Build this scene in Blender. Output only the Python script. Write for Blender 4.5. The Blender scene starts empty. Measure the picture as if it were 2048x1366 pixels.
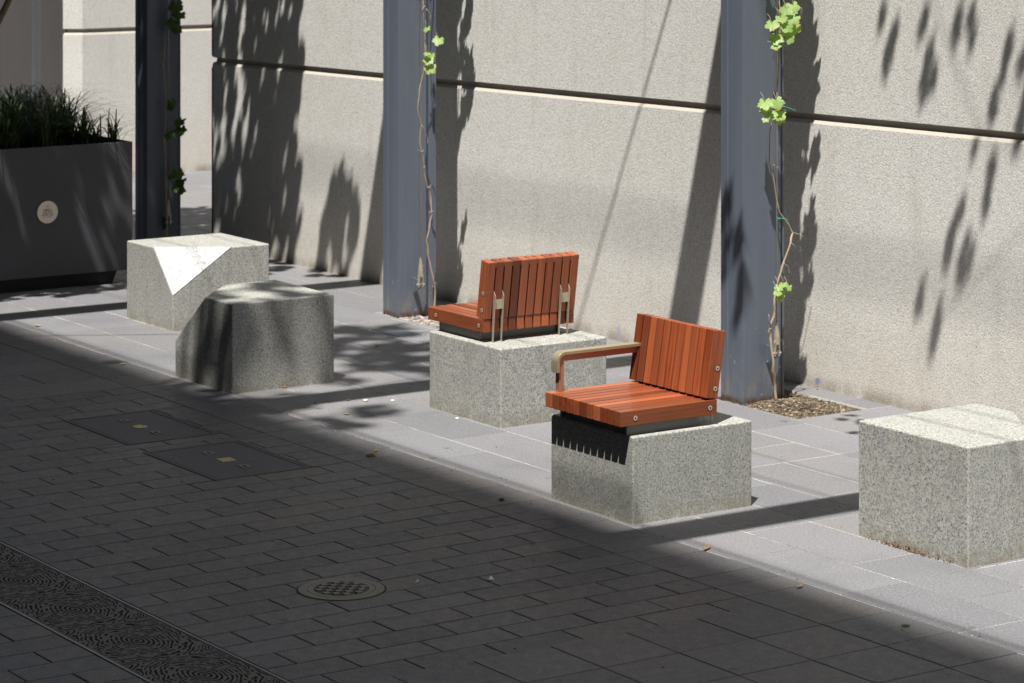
import bpy, bmesh, math, random
from mathutils import Vector, Matrix, noise as mnoise
R = random.Random(7)
C = bpy.context.scene.collection
SUN = Vector((0.82, -1.0, 3.07)).normalized()      # towards the sun

# ------------------------------------------------------------------ helpers
class MB:
    def __init__(s): s.v = []; s.f = []; s.t = []
    def add(s, vs, fs, tone=0.5):
        n = len(s.v); s.v += [tuple(v) for v in vs]
        s.f += [tuple(i + n for i in f) for f in fs]; s.t += [tone] * len(fs)
    def box(s, x0, x1, y0, y1, z0, z1, tone=0.5, M=None):
        vs = [Vector(p) for p in ((x0,y0,z0),(x1,y0,z0),(x1,y1,z0),(x0,y1,z0),(x0,y0,z1),(x1,y0,z1),(x1,y1,z1),(x0,y1,z1))]
        if M: vs = [M @ v for v in vs]
        s.add(vs, [(0,3,2,1),(4,5,6,7),(0,1,5,4),(1,2,6,5),(2,3,7,6),(3,0,4,7)], tone); return s
    def prism(s, poly, z0, z1, M=None, tone=0.5):
        n = len(poly)
        vs = [Vector((p[0],p[1],z0)) for p in poly] + [Vector((p[0],p[1],z1)) for p in poly]
        if M: vs = [M @ v for v in vs]
        s.add(vs, [tuple(range(n))[::-1], tuple(range(n, 2*n))] + [(i,(i+1)%n,n+(i+1)%n,n+i) for i in range(n)], tone); return s
    def tube(s, pts, r, seg=8, cap=True):
        pts = [Vector(p) for p in pts]; n = len(pts)
        rr = r if isinstance(r, (list, tuple)) else [r]*n
        vs = []; prev = None
        for i, p in enumerate(pts):
            d = (pts[min(i+1,n-1)] - pts[max(i-1,0)]).normalized()
            a = d.orthogonal().normalized() if prev is None else (prev - d*prev.dot(d)).normalized()
            prev = a; b = d.cross(a)
            for k in range(seg):
                t = 2*math.pi*k/seg; vs.append(p + (a*math.cos(t) + b*math.sin(t))*rr[i])
        fs = [(i*seg+k, i*seg+(k+1)%seg, (i+1)*seg+(k+1)%seg, (i+1)*seg+k) for i in range(n-1) for k in range(seg)]
        if cap: fs += [tuple(range(seg))[::-1], tuple((n-1)*seg+k for k in range(seg))]
        s.add(vs, fs); return s
    def cyl(s, c, ax, r, h, seg=24):
        c = Vector(c); ax = Vector(ax).normalized(); return s.tube([c, c+ax*h], r, seg)
    def ring(s, c, r0, r1, z0, z1, seg=48):
        vs = []
        for k in range(seg):
            t = 2*math.pi*k/seg
            for r, z in ((r0,z0),(r0,z1),(r1,z1),(r1,z0)): vs.append((c[0]+r*math.cos(t), c[1]+r*math.sin(t), z))
        s.add(vs, [(k*4+j, ((k+1)%seg)*4+j, ((k+1)%seg)*4+(j+1)%4, k*4+(j+1)%4) for k in range(seg) for j in range(4)]); return s
    def build(s, name, m, parent=None, bevel=0, seg=2, smooth=False, tones=False, loc=None):
        me = bpy.data.meshes.new(name); me.from_pydata(s.v, [], s.f)
        if tones:
            a = me.attributes.new('tone', 'FLOAT', 'FACE'); a.data.foreach_set('value', s.t)
        me.validate(); me.materials.append(m)
        b = bmesh.new(); b.from_mesh(me); bmesh.ops.recalc_face_normals(b, faces=b.faces) if not tones else None; b.to_mesh(me); b.free()
        if smooth: me.polygons.foreach_set('use_smooth', [True]*len(me.polygons))
        o = bpy.data.objects.new(name, me); C.objects.link(o)
        if loc: o.location = loc
        if parent: o.parent = parent
        if bevel:
            md = o.modifiers.new('bevel', 'BEVEL'); md.width = bevel; md.segments = seg; md.limit_method = 'ANGLE'; md.angle_limit = math.radians(25)
            md.harden_normals = True; me.polygons.foreach_set('use_smooth', [True]*len(me.polygons))
        return o
def tag(o, label, cat, group=None, kind=None):
    if kind: o['kind'] = kind
    if label: o['label'] = label
    if cat: o['category'] = cat
    if group: o['group'] = group
    return o
def thing(name, label, cat, loc=(0,0,0), rz=0, group=None):
    o = bpy.data.objects.new(name, None); C.objects.link(o); o.empty_display_size = .1
    o.location = loc; o.rotation_euler = (0,0,rz); return tag(o, label, cat, group)
def struct(o): o['kind'] = 'structure'; return o
def kids(o): return [c for c in bpy.data.objects if c.parent == o]
def copy_tree(o, parent=None):
    c = o.copy(); C.objects.link(c); c.parent = parent
    for k in kids(o): copy_tree(k, c)
    return c

# ------------------------------------------------------------------ materials
class N:
    def __init__(s, name):
        s.m = bpy.data.materials.new(name); s.m.use_nodes = True; s.nt = s.m.node_tree
        s.b = s.nt.nodes['Principled BSDF']; s.out = s.nt.nodes['Material Output']
    def n(s, t, **k):
        x = s.nt.nodes.new(t)
        for a, v in k.items(): setattr(x, a, v)
        return x
    def l(s, a, b): s.nt.links.new(a, b)
    def pos(s, obj=True): return s.n('ShaderNodeTexCoord').outputs['Object'] if obj else s.n('ShaderNodeNewGeometry').outputs['Position']
    def scale(s, v, sc):
        x = s.n('ShaderNodeVectorMath', operation='MULTIPLY'); s.l(v, x.inputs[0]); x.inputs[1].default_value = sc; return x.outputs[0]
    def noise(s, v, sc, det=2, rough=.5, dist=0, w=None):
        x = s.n('ShaderNodeTexNoise', noise_dimensions='4D' if w is not None else '3D')
        s.l(v, x.inputs['Vector']); x.inputs['Scale'].default_value = sc; x.inputs['Detail'].default_value = det
        x.inputs['Roughness'].default_value = rough; x.inputs['Distortion'].default_value = dist
        if w is not None: s.l(w, x.inputs['W'])
        return x.outputs['Fac']
    def vor(s, v, sc, feat='F1'):
        x = s.n('ShaderNodeTexVoronoi', feature=feat); s.l(v, x.inputs['Vector']); x.inputs['Scale'].default_value = sc; return x
    def ramp(s, f, a, b):   # smooth 0..1 mask
        x = s.n('ShaderNodeMapRange', interpolation_type='SMOOTHSTEP'); s.l(f, x.inputs['Value'])
        x.inputs['From Min'].default_value = a; x.inputs['From Max'].default_value = b; return x.outputs[0]
    def lin(s, f, a, b, c, d):
        x = s.n('ShaderNodeMapRange'); s.l(f, x.inputs['Value'])
        for k, v in (('From Min',a),('From Max',b),('To Min',c),('To Max',d)): x.inputs[k].default_value = v
        return x.outputs[0]
    def math(s, op, a, b=None, c=None):
        x = s.n('ShaderNodeMath', operation=op)
        for i, v in enumerate((a, b, c)):
            if v is None: continue
            if isinstance(v, (int, float)): x.inputs[i].default_value = v
            else: s.l(v, x.inputs[i])
        return x.outputs[0]
    def mix(s, f, a, b, mode='MIX'):
        x = s.n('ShaderNodeMix', data_type='RGBA', blend_type=mode)
        for i, v in ((0, f), (6, a), (7, b)):
            if isinstance(v, (int, float)): x.inputs[i].default_value = v
            elif isinstance(v, tuple): x.inputs[i].default_value = (*v, 1)
            else: s.l(v, x.inputs[i])
        return x.outputs[2]
    def bump(s, h, st=.5, d=.002, prev=None):
        x = s.n('ShaderNodeBump'); s.l(h, x.inputs['Height']); x.inputs['Strength'].default_value = st; x.inputs['Distance'].default_value = d
        if prev: s.l(prev, x.inputs['Normal'])
        return x.outputs[0]
    def attr(s, name): return s.n('ShaderNodeAttribute', attribute_name=name).outputs['Fac']
    def rnd(s): return s.n('ShaderNodeObjectInfo').outputs['Random']
    def sep(s, v): x = s.n('ShaderNodeSeparateXYZ'); s.l(v, x.inputs[0]); return x.outputs
    def set(s, col=None, rough=None, metal=None, nrm=None, spec=None, coat=None):
        for k, v in (('Base Color',col),('Roughness',rough),('Metallic',metal),('Normal',nrm),('Specular IOR Level',spec),('Coat Weight',coat)):
            if v is None: continue
            if isinstance(v, tuple): s.b.inputs[k].default_value = (*v, 1)
            elif isinstance(v, (int, float)): s.b.inputs[k].default_value = v
            else: s.l(v, s.b.inputs[k])
        return s.m

def m_simple(name, col, rough=.5, metal=0, var=.15, sc=30, bump=.2):
    k = N(name); p = k.pos(); f = k.noise(p, sc, 4, .6)
    c = k.mix(f, tuple(x*(1-var) for x in col), tuple(x*(1+var) for x in col))
    return k.set(c, rough, metal, k.bump(k.noise(p, sc*4, 3), bump, .0008))

def m_granite(name, wet=0.0):
    k = N(name); p = k.pos(); r = k.rnd()
    off = k.n('ShaderNodeVectorMath', operation='ADD'); k.l(p, off.inputs[0])
    cb = k.n('ShaderNodeCombineXYZ'); k.l(k.math('MULTIPLY', r, 37.0), cb.inputs[0]); k.l(cb.outputs[0], off.inputs[1]); q = off.outputs[0]
    a = k.noise(q, 88, 5, .75, .6); b = k.noise(q, 128, 3, .7, .3); c = k.noise(q, 220, 2, .6); big = k.noise(q, 3.5, 4, .6)
    col = k.mix(k.ramp(a, .43, .59), (.450,.445,.395), (.240,.245,.248))
    col = k.mix(k.ramp(b, .54, .63), col, (.085,.092,.115))
    col = k.mix(k.math('MULTIPLY', k.ramp(c, .55, .66), .5), col, (.56,.555,.46))
    col = k.mix(k.math('MULTIPLY', k.ramp(big, .35, .7), .28), col, (.30,.31,.285))
    drip = k.noise(k.scale(q, (1,1,.18)), 9, 4, .65); col = k.mix(k.math('MULTIPLY', k.ramp(drip, .50, .72), .30), col, (.20,.20,.175))
    z = k.sep(p)[2]
    dirt = k.math('MULTIPLY', k.ramp(z, .10, .0), k.ramp(k.noise(q, 14, 4, .6), .3, .65))
    col = k.mix(k.math('MULTIPLY', dirt, .55), col, (.22,.19,.13))
    bp = k.bump(k.noise(q, 60, 4, .7), .35, .002); bp = k.bump(b, .45, .0016, bp)
    return k.set(col, .62, 0, bp, .35)

def m_wall(name, top_light=False):
    k = N(name); p = k.pos(False); st = k.scale(p, (1,1,1))
    a = k.noise(st, 140, 3, .65); b = k.vor(st, 120).outputs['Distance']; c = k.noise(st, 95, 3, .65)
    big = k.noise(p, .9, 5, .6, .4); mid = k.noise(k.scale(p, (1,1,.35)), 5, 5, .65)
    z = k.sep(p)[2]
    col = k.mix(k.ramp(a, .36, .62), (.54,.528,.50), (.755,.742,.71))
    col = k.mix(k.math('MULTIPLY', k.ramp(c, .62, .69), .6), col, (.16,.155,.15))
    col = k.mix(k.math('MULTIPLY', k.ramp(k.noise(st, 190, 2), .58, .68), .4), col, (.12,.12,.115))
    col = k.mix(k.math('MULTIPLY', k.ramp(big, .42, .72), .16), col, (.50,.46,.39))
    col = k.mix(k.math('MULTIPLY', k.ramp(mid, .52, .75), .12), col, (.36,.33,.28))
    drp = k.noise(k.scale(p, (1,1,.08)), 7, 4, .6); col = k.mix(k.math('MULTIPLY', k.math('MULTIPLY', k.ramp(drp, .55, .72), k.ramp(mid, .35, .6)), .20), col, (.33,.30,.25))
    lowm = k.math('MULTIPLY', k.ramp(z, .75, .0), k.lin(mid, .3, .7, .35, 1.0))
    col = k.mix(k.math('MULTIPLY', lowm, .42), col, (.46,.40,.30))
    foot = k.math('MULTIPLY', k.ramp(z, .09, .0), k.ramp(mid, .3, .6))
    col = k.mix(k.math('MULTIPLY', foot, .6), col, (.17,.13,.09))
    x = k.sep(p)[0]
    for (bx, bz, rx, rz_, cc) in ((-12.94,.045,.016,.045,(.36,.33,.62)), (-11.2,.035,.022,.02,(.12,.22,.42))):   # two chalky paint marks at the foot
        dx = k.math('DIVIDE', k.math('SUBTRACT', x, bx), rx); dz = k.math('DIVIDE', k.math('SUBTRACT', z, bz), rz_)
        dd = k.math('ADD', k.math('MULTIPLY', dx, dx), k.math('MULTIPLY', dz, dz))
        col = k.mix(k.math('MULTIPLY', k.ramp(dd, 1.3, .3), k.ramp(a, .3, .6)), col, cc)
    bp = k.bump(k.math('ADD', k.math('MULTIPLY', b, -.9), k.math('MULTIPLY', c, .6)), .45, .0022)
    bp = k.bump(a, .4, .0014, bp)
    return k.set(col, .9, 0, bp, .2)

def m_paver(name, ca, cb_, warm, gloss=.6, grain=.35):
    k = N(name); p = k.pos(False); t = k.attr('tone')
    col = k.mix(t, ca, cb_)
    t2 = k.math('FRACT', k.math('MULTIPLY', t, 7.31))
    col = k.mix(k.math('MULTIPLY', k.ramp(t2, .35, 1.0), .55), col, warm)
    n1 = k.noise(p, 125, 3, .7); n2 = k.noise(p, 1.4, 5, .65, .5); n3 = k.noise(p, 22, 4, .6); n4 = k.noise(p, 7, 5, .7, .8)
    col = k.mix(k.math('MULTIPLY', k.ramp(n1, .46, .66), grain), col, tuple(x*1.7 for x in cb_))
    col = k.mix(k.math('MULTIPLY', k.ramp(n1, .50, .34), grain), col, tuple(x*.4 for x in ca))
    col = k.mix(k.math('MULTIPLY', k.ramp(n2, .45, .75), .30), col, tuple(x*.62 for x in ca))
    col = k.mix(k.math('MULTIPLY', k.ramp(n4, .62, .78), .25), col, tuple(x*.5 for x in ca))
    sp = k.vor(p, 3.3).outputs['Distance']
    col = k.mix(k.math('MULTIPLY', k.ramp(sp, .075, .045), .55), col, tuple(x*.35 for x in ca))    # old gum spots
    bp = k.bump(n1, .35, .0012); bp = k.bump(n3, .25, .002, bp)
    return k.set(col, k.lin(n3, .3, .7, gloss-.08, gloss+.12), 0, bp, .4)

M = {}
M['granite'] = m_granite('granite')
M['wall'] = m_wall('exposed_aggregate')
M['smooth_conc'] = m_simple('smooth_concrete', (.50,.465,.405), .85, 0, .12, 20, .2)
M['pave_small_shaded'] = m_paver('bluestone_small_shaded', (.088,.087,.092), (.138,.135,.140), (.158,.135,.114), .5, .5)  # small pavers, colour lowered to deepen the street's shade
M['pave_large'] = m_paver('bluestone_large', (.142,.141,.152), (.192,.190,.203), (.190,.180,.170), .55, .5)
M['pave_shaded'] = m_paver('bluestone_street_shaded', (.108,.106,.112), (.142,.139,.146), (.152,.138,.126), .52, .45)  # same stone as the large pavers, darkened here for the street shade
def m_grout():
    k = N('light_grout'); p = k.pos(False); a = k.noise(p, 1.7, 4, .6); b = k.noise(p, 50, 3)
    col = k.mix(k.ramp(a, .38, .50), (.16,.15,.145), (.66,.63,.58)); col = k.mix(k.ramp(b, .6, .72), col, (.2,.17,.13))
    return k.set(col, .9)
M['grout'] = m_grout()
M['joint'] = m_simple('dark_joint_sand', (.018,.017,.02), .95)
M['ground'] = m_simple('street_base', (.11,.11,.115), .9)
def m_wood(name, sc):
    k = N(name); p = k.pos(); r = k.rnd(); w = k.math('MULTIPLY', r, 50.0)
    g = k.noise(k.scale(p, sc), 1, 5, .6, .8, w); g2 = k.noise(k.scale(p, tuple(x*3.2 for x in sc)), 1, 3, .6, 0, w)
    col = k.mix(k.ramp(g, .3, .72), (.185,.037,.013), (.39,.095,.029))
    col = k.mix(k.math('MULTIPLY', k.ramp(g2, .50, .72), .6), col, (.12,.022,.010))
    col = k.mix(k.math('MULTIPLY', r, .6), col, (.13,.026,.012))
    col = k.mix(k.math('MULTIPLY', k.math('FRACT', k.math('MULTIPLY', r, 5.3)), .35), col, (.50,.17,.07))
    tone = k.lin(k.math('FRACT', k.math('MULTIPLY', r, 17.3)), 0, 1, .62, 1.22); cc = k.n('ShaderNodeCombineXYZ')
    for i_ in range(3): k.l(tone, cc.inputs[i_])
    col = k.mix(1.0, col, cc.outputs[0], 'MULTIPLY')
    streak = k.math('MULTIPLY', k.ramp(g, .66, .78), k.ramp(k.math('FRACT', k.math('MULTIPLY', r, 9.7)), .62, .9))
    col = k.mix(streak, col, (.62,.23,.06))
    return k.set(col, k.lin(g2, .3, .7, .32, .48), 0, k.bump(g2, .2, .0008), .42, .14)
M['wood_y'] = m_wood('jarrah_along_seat', (70,2.2,70)); M['wood_z'] = m_wood('jarrah_along_back', (70,70,2.2))
M['steel'] = m_simple('stainless_steel', (.52,.46,.36), .42, .6, .1, 12, .1)
M['bolt'] = m_simple('bolt_metal', (.62,.52,.40), .4, .35, .1, 60, .1)
M['black'] = m_simple('shade_black', (.012,.012,.012), .8)  # flat black stands in for the shade inside gaps, sockets and recesses
M['bracket'] = m_simple('dull_bracket_steel', (.22,.215,.20), .5, .3, .2, 30, .2)
M['brass'] = m_simple('aged_brass', (.40,.335,.21), .38, .45, .12, 14, .15)
M['brassw'] = m_simple('bronze_timber_reflection', (.46,.25,.17), .3, .5, .1, 10, .1)  # reddish base colour holds the reflection of the timber
def m_column():
    k = N('grey_steel_paint'); p = k.pos(); z = k.sep(p)[2]
    n1 = k.noise(k.scale(p, (6,6,.5)), 3, 4, .6); n2 = k.noise(p, 90, 3, .6); v = k.vor(p, 34).outputs['Distance']; n3 = k.noise(k.scale(p, (1,1,.45)), 22, 5, .7)
    col = k.mix(n1, (.088,.104,.136), (.118,.135,.170))
    col = k.mix(k.math('MULTIPLY', k.ramp(k.noise(k.scale(p, (60,60,1)), 2, 3), .55, .8), .22), col, (.19,.20,.22))
    sp = k.math('MULTIPLY', k.ramp(v, .17, .08), k.math('MULTIPLY', k.ramp(z, .75, .1), k.ramp(k.noise(p, 9, 3), .45, .62)))
    col = k.mix(k.math('MULTIPLY', sp, .9), col, (.55,.52,.45))
    d = k.math('MULTIPLY', k.ramp(z, .26, .0), k.ramp(n3, .42, .62))
    col = k.mix(k.math('MULTIPLY', d, .4), col, (.24,.20,.15))
    rust = k.math('MULTIPLY', k.ramp(z, .035, .005), k.ramp(n3, .38, .55))
    col = k.mix(rust, col, (.085,.045,.02))
    return k.set(col, .42, .0, k.bump(n2, .08, .0006), .45)
M['column'] = m_column()
M['cable'] = m_simple('wire_rope', (.42,.41,.39), .4, 1, .2, 200, .4)
M['dark_cable'] = m_simple('cable_rubber', (.03,.03,.03), .6)
M['bark'] = m_simple('vine_bark', (.36,.27,.185), .8, 0, .4, 40, .6)
M['tree_bark'] = m_simple('tree_bark', (.15,.10,.065), .9, 0, .35, 25, .7)
M['tie'] = m_simple('green_plastic_tie', (.03,.32,.22), .4)
def m_leaf(name, c1, c2, edge=None, tr=.45):
    k = N(name); p = k.pos(); f = k.noise(p, 14, 3); t = k.attr('tone')
    col = k.mix(f, c1, c2); col = k.mix(k.math('MULTIPLY', t, .5), col, c2)
    if edge:
        col = k.mix(k.math('MULTIPLY', k.ramp(k.attr('rim'), .78, 1.0), k.ramp(k.noise(p, 30, 3), .5, .62)), col, edge)
    k.set(col, .45, 0, None, .35)
    tl = k.n('ShaderNodeBsdfTranslucent'); k.l(k.mix(1.0, col, (1.25,1.35,.6), 'MULTIPLY'), tl.inputs['Color'])
    mx = k.n('ShaderNodeMixShader'); mx.inputs[0].default_value = tr
    k.l(k.b.outputs[0], mx.inputs[1]); k.l(tl.outputs[0], mx.inputs[2]); k.l(mx.outputs[0], k.out.inputs['Surface']); return k.m
M['leaf_light'] = m_leaf('vine_leaf_sunlit_young', (.22,.36,.08), (.36,.50,.17), (.45,.16,.05))
M['leaf_dark'] = m_leaf('vine_leaf_mature', (.045,.095,.022), (.08,.14,.035), None, .3)
M['leaf_tree'] = m_leaf('tree_leaf', (.05,.09,.025), (.09,.13,.04), None, .25)
M['grass'] = m_leaf('planter_grass', (.012,.03,.009), (.04,.07,.02), None, .2)
M['planter'] = m_simple('dark_grey_steel_planter', (.050,.049,.056), .5, 0, .22, 4, .1)
M['plinth'] = m_simple('black_plinth', (.012,.012,.013), .7)
M['soil'] = m_simple('soil', (.07,.05,.035), .95, 0, .5, 60, .8)
M['mulch'] = m_simple('mulch', (.22,.165,.11), .95, 0, .95, 38, .8)
def m_bits(name, c1, c2, c3):
    k = N(name); t = k.attr('tone'); p = k.pos(); n = k.noise(p, 70, 3)
    col = k.mix(k.ramp(t, .1, .6), c1, c2); col = k.mix(k.ramp(t, .78, .92), col, c3); col = k.mix(k.ramp(n, .5, .7), col, c1)
    return k.set(col, .95, 0, k.bump(n, .6, .003))
M['gravel'] = m_bits('grey_gravel', (.13,.12,.11), (.36,.33,.30), (.55,.40,.32)); M['mulch'] = m_bits('bark_mulch', (.04,.028,.02), (.165,.128,.085), (.31,.25,.175))
M['cream'] = m_simple('cream_enamel', (.80,.70,.57), .45, 0, .04, 9, .0)
M['ink'] = m_simple('emblem_ink', (.09,.075,.06), .6)
def m_map():
    k = N('engraved_white_plate'); p = k.pos(); n = k.noise(p, 5.5, 5, .62, .5)
    fr = k.math('FRACT', k.math('MULTIPLY', n, 10.0)); ln = k.math('MULTIPLY', k.ramp(fr, .82, .90), .7)
    return k.set(k.mix(ln, (.39,.39,.40), (.12,.12,.13)), .5, 0, None, .3)
M['map'] = m_map()
def m_tread():
    k = N('checker_plate'); p = k.pos(); s_ = k.sep(p)
    a = k.math('SINE', k.math('MULTIPLY', s_[0], 330.0)); b = k.math('SINE', k.math('MULTIPLY', s_[1], 330.0)); h = k.math('MULTIPLY', a, b)
    f = k.ramp(h, -.2, .5); col = k.mix(f, (.06,.06,.075), (.15,.15,.178))
    return k.set(col, .55, .3, k.bump(f, .8, .003), .5)
M['tread'] = m_tread()
M['iron'] = m_simple('cast_iron', (.10,.10,.105), .6, .3, .25, 30, .4)
M['iron_warm'] = m_simple('worn_cast_iron', (.24,.215,.175), .6, .15, .25, 30, .4)
M['plaque'] = m_simple('brass_plaque', (.55,.45,.20), .5, .3, .2, 40, .2)
def m_print():
    k = N('fingerprint_grate'); p = k.pos(); s_ = k.sep(p)
    fx = k.math('SUBTRACT', k.math('FRACT', k.math('DIVIDE', s_[0], .5)), .5)
    dx = k.math('MULTIPLY', fx, .5); dy = s_[1]
    q = k.n('ShaderNodeCombineXYZ'); k.l(dx, q.inputs[0]); k.l(dy, q.inputs[1]); qv = q.outputs[0]
    n = k.noise(qv, 9, 2, .5); r = k.math('SQRT', k.math('ADD', k.math('MULTIPLY', dx, k.math('MULTIPLY', dx, 1.0)), k.math('MULTIPLY', k.math('MULTIPLY', dy, dy), 2.3)))
    r2 = k.math('ADD', r, k.math('MULTIPLY', k.math('SUBTRACT', n, .5), k.math('MULTIPLY', r, .55)))
    w = k.math('SINE', k.math('MULTIPLY', r2, 270.0))
    brk = k.ramp(k.noise(qv, 34, 2, .6), .53, .56)
    brk2 = k.math('MULTIPLY', brk, k.ramp(r, .03, .09))
    slot = k.math('MULTIPLY', k.ramp(w, -.1, .12), k.math('SUBTRACT', 1.0, brk2))
    edge = k.ramp(k.math('ABSOLUTE', dy), .178, .172)
    slot = k.math('MULTIPLY', slot, edge)
    col = k.mix(slot, (.125,.118,.104), (.001,.001,.001))  # near-black colour for the dark inside the slots; no openings are cut
    return k.set(col, k.lin(slot, 0, 1, .55, 1.0), 0, k.bump(slot, -.6 if False else .6, -.004), .3)
M['print'] = m_print()
M['dry'] = m_simple('dry_leaf', (.32,.19,.10), .8, 0, .4, 60, .3)
M['dryy'] = m_simple('yellow_leaf', (.40,.29,.10), .8, 0, .3, 60, .3)
M['stone'] = m_simple('pale_stone', (.6,.57,.5), .9, 0, .2, 60, .3)
M['paper'] = m_simple('paper_scrap', (.75,.76,.82), .8, 0, .1, 30, .3)
M['facade'] = m_simple('opposite_render', (.15,.14,.13), .9, 0, .2, 2, .3)
M['fglass'] = m_simple('opposite_glass', (.03,.035,.04), .08)
def m_shop():
    k = N('tinted_shop_glass'); p = k.pos(False); n = k.noise(k.scale(p,(1,1,.4)), 1.3, 3, .5, .6)
    return k.set(k.mix(n, (.085,.078,.076), (.15,.14,.138)), .06, 0, None, .9)
M['shop'] = m_shop()
M['alu'] = m_simple('aluminium_mullion', (.22,.24,.27), .35, .6, .1, 10, .1)

# ------------------------------------------------------------------ ground and paving
struct(MB().add([(-400,-400,-.03),(400,-400,-.03),(400,400,-.03),(-400,400,-.03)], [(0,1,2,3)]) or MB().box(-400,400,-400,400,-.06,-.03).build('ground', M['ground']))
PITS = [(-11.30,-10.63,8.845,9.30), (-14.58,-13.80,8.845,9.30)]
HOLES = PITS + [(-12.6,-11.89,5.865,6.345), (-11.70,-10.99,5.845,6.335), (-14.06,-13.735,8.49,8.655)]
def subtract(r, h):
    x0,x1,y0,y1 = r; a,b,c,d = h
    if a >= x1-.001 or b <= x0+.001 or c >= y1-.001 or d <= y0+.001: return [r]
    out = []
    if a > x0: out.append((x0,a,y0,y1))
    if b < x1: out.append((b,x1,y0,y1))
    xa, xb = max(x0,a), min(x1,b)
    if c > y0: out.append((xa,xb,y0,c))
    if d < y1: out.append((xa,xb,d,y1))
    return [q for q in out if q[1]-q[0] > .012 and q[3]-q[2] > .012]
def tile(mb, x0, x1, y0, y1, j=.004, dep=.012):
    rs = [(x0,x1,y0,y1)]
    for h in HOLES: rs = [q for r in rs for q in subtract(r, h)]
    for a,b,c,d in rs:
        t = R.random(); i = j/2; e = .0012; dz = R.uniform(-.0006,.0006)
        A = (a+i, b-i, c+i, d-i)
        vs = [(A[0],A[2],-dep),(A[1],A[2],-dep),(A[1],A[3],-dep),(A[0],A[3],-dep),
              (A[0],A[2],-e),(A[1],A[2],-e),(A[1],A[3],-e),(A[0],A[3],-e),
              (A[0]+e,A[2]+e,dz),(A[1]-e,A[2]+e,dz),(A[1]-e,A[3]-e,dz),(A[0]+e,A[3]-e,dz)]
        mb.add(vs, [(0,1,5,4),(1,2,6,5),(2,3,7,6),(3,0,4,7),(4,5,9,8),(5,6,10,9),(6,7,11,10),(7,4,8,11),(8,9,10,11)], t)
X8, PW, PL, A1, A2 = -8.006, .1575, .3257, 6.527, 6.85
small, dark, large = MB(), MB(), MB()
def rows(mb, y_lo, y_hi, anchor):
    for k in range(33):
        x1 = X8 - PW*k; x0 = x1 - PW; y = anchor + (PL/2 if k % 2 else 0)
        while y > y_lo:
            a, b = max(y-PL, y_lo), min(y, y_hi)
            if b - a > .02: tile(mb, x0, x1, a, b, .0062)
            y -= PL
rows(small, 4.612, A1, A1 + PL/2 - PL*0); rows(small, -.3, 4.218, 4.218)
XF = X8 - PW*33
def block_rows(mb, x_lo, x_hi, y_lo, y_hi, px, ly, stag):
    x = x_hi; k = 0
    while x > x_lo:
        y = y_hi + (ly/2 if (k % 2 and stag) else 0)
        while y > y_lo:
            a, b = max(y-ly, y_lo), min(y, y_hi)
            if b - a > .02: tile(mb, x-px, x, a, b, .005)
            y -= ly
        x -= px; k += 1
block_rows(dark, X8, -2.5, 4.612, A1, .325, .3205, False); block_rows(dark, X8, -2.5, -.3, 4.218, .325, .3205, False)
block_rows(dark, -24, XF, 4.612, A1, .3257, .6514, True); block_rows(dark, -24, XF, -.3, 4.218, .3257, .6514, True)
for k in range(33): tile(dark, X8-PW*(k+1), X8-PW*k, A1, A2, .004)
block_rows(dark, X8, -2.5, A1, A2, .325, .3205*1.1, False); block_rows(dark, -24, XF, A1, A2, .3257, .4, False)
U = .3175; YR = [6.85,7.175,7.51,7.83,8.155,8.48,8.81,9.13,9.458]
fixed = {0:[-2,0,2,4,7,9,11,13,15,18,20,22], 1:[-3,-1,0,1,3,5,8,10,12,13,15,17,19,22], 2:[-2,0,2,3,5,7,9,11,13,15,17,20,22], 3:[-1,1,3,4,6,8,10,13,15,16,18,21], 4:[0,2,4,6,7,9,11,13,16,18,20]}
for r in range(8):
    ks = fixed.get(r, None) or [r % 2 - 1]
    ks = list(ks)
    while ks[0] > -17: ks.insert(0, ks[0]-2)
    while ks[-1] < 51: ks.append(ks[-1] + R.choice((2,2,2,1,3)))
    for a, b in zip(ks, ks[1:]):
        x1, x0 = -7.985-U*a, -7.985-U*b
        tile(large, x0, x1, YR[r], YR[r+1], .0052, .008)
y = 9.458; k = 0
while y < 17:      # the side alley between the two walls
    for i in range(8): tile(large, -22.3+.56*i + (.28 if k % 2 else 0) - .28, -22.3+.56*(i+1) + (.28 if k % 2 else 0) - .28, y, y+.3257, .005)
    y += .3257; k += 1
struct(small.build('footpath', M['pave_small_shaded'], tones=True)); struct(dark.build('street', M['pave_shaded'], tones=True))
struct(large.build('pavement', M['pave_large'], tones=True))
jb = MB(); jb.box(-24.3,-2.4,-.3,A2,-.028,-.009); struct(jb.build('joint_bed', M['joint']))
gb = MB()
gr = [(-24.3,-2.4,A2,9.458)]
for h in PITS: gr = [q for r in gr for q in subtract(r, h)]
for q in gr: gb.box(*q, -.028, -.0016)
gb.box(-22.6,-17.0,9.4585,17,-.028,-.0016); struct(gb.build('grout_bed', M['grout']))

# ------------------------------------------------------------------ walls
def groove_wall(path, prof, name, m, parent, zc):
    pts = [Vector((p[0],p[1],0)) for p in path]; n = len(pts); mb = MB(); vs = []
    for i, p in enumerate(pts):
        ds = []
        if i > 0: ds.append((p-pts[i-1]).normalized())
        if i < n-1: ds.append((pts[i+1]-p).normalized())
        ns = [Vector((-d.y, d.x, 0)) for d in ds]                    # inward (to the left of travel)
        a = sum(ns, Vector()); a.normalize(); s = 1/max(.3, a.dot(ns[0]))
        for d, z, rel in prof:
            q = p + a*s*d; vs.append((q.x, q.y, z + (zc(p.x) if rel else 0)))
    m_ = len(prof)
    mb.add(vs, [(i*m_+j, (i+1)*m_+j, (i+1)*m_+j+1, i*m_+j+1) for i in range(n-1) for j in range(m_-1)])
    return mb.build(name, m, parent)
zc = lambda x: 1.336 + .0121*(max(x,-17.9)+17.8)
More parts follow.
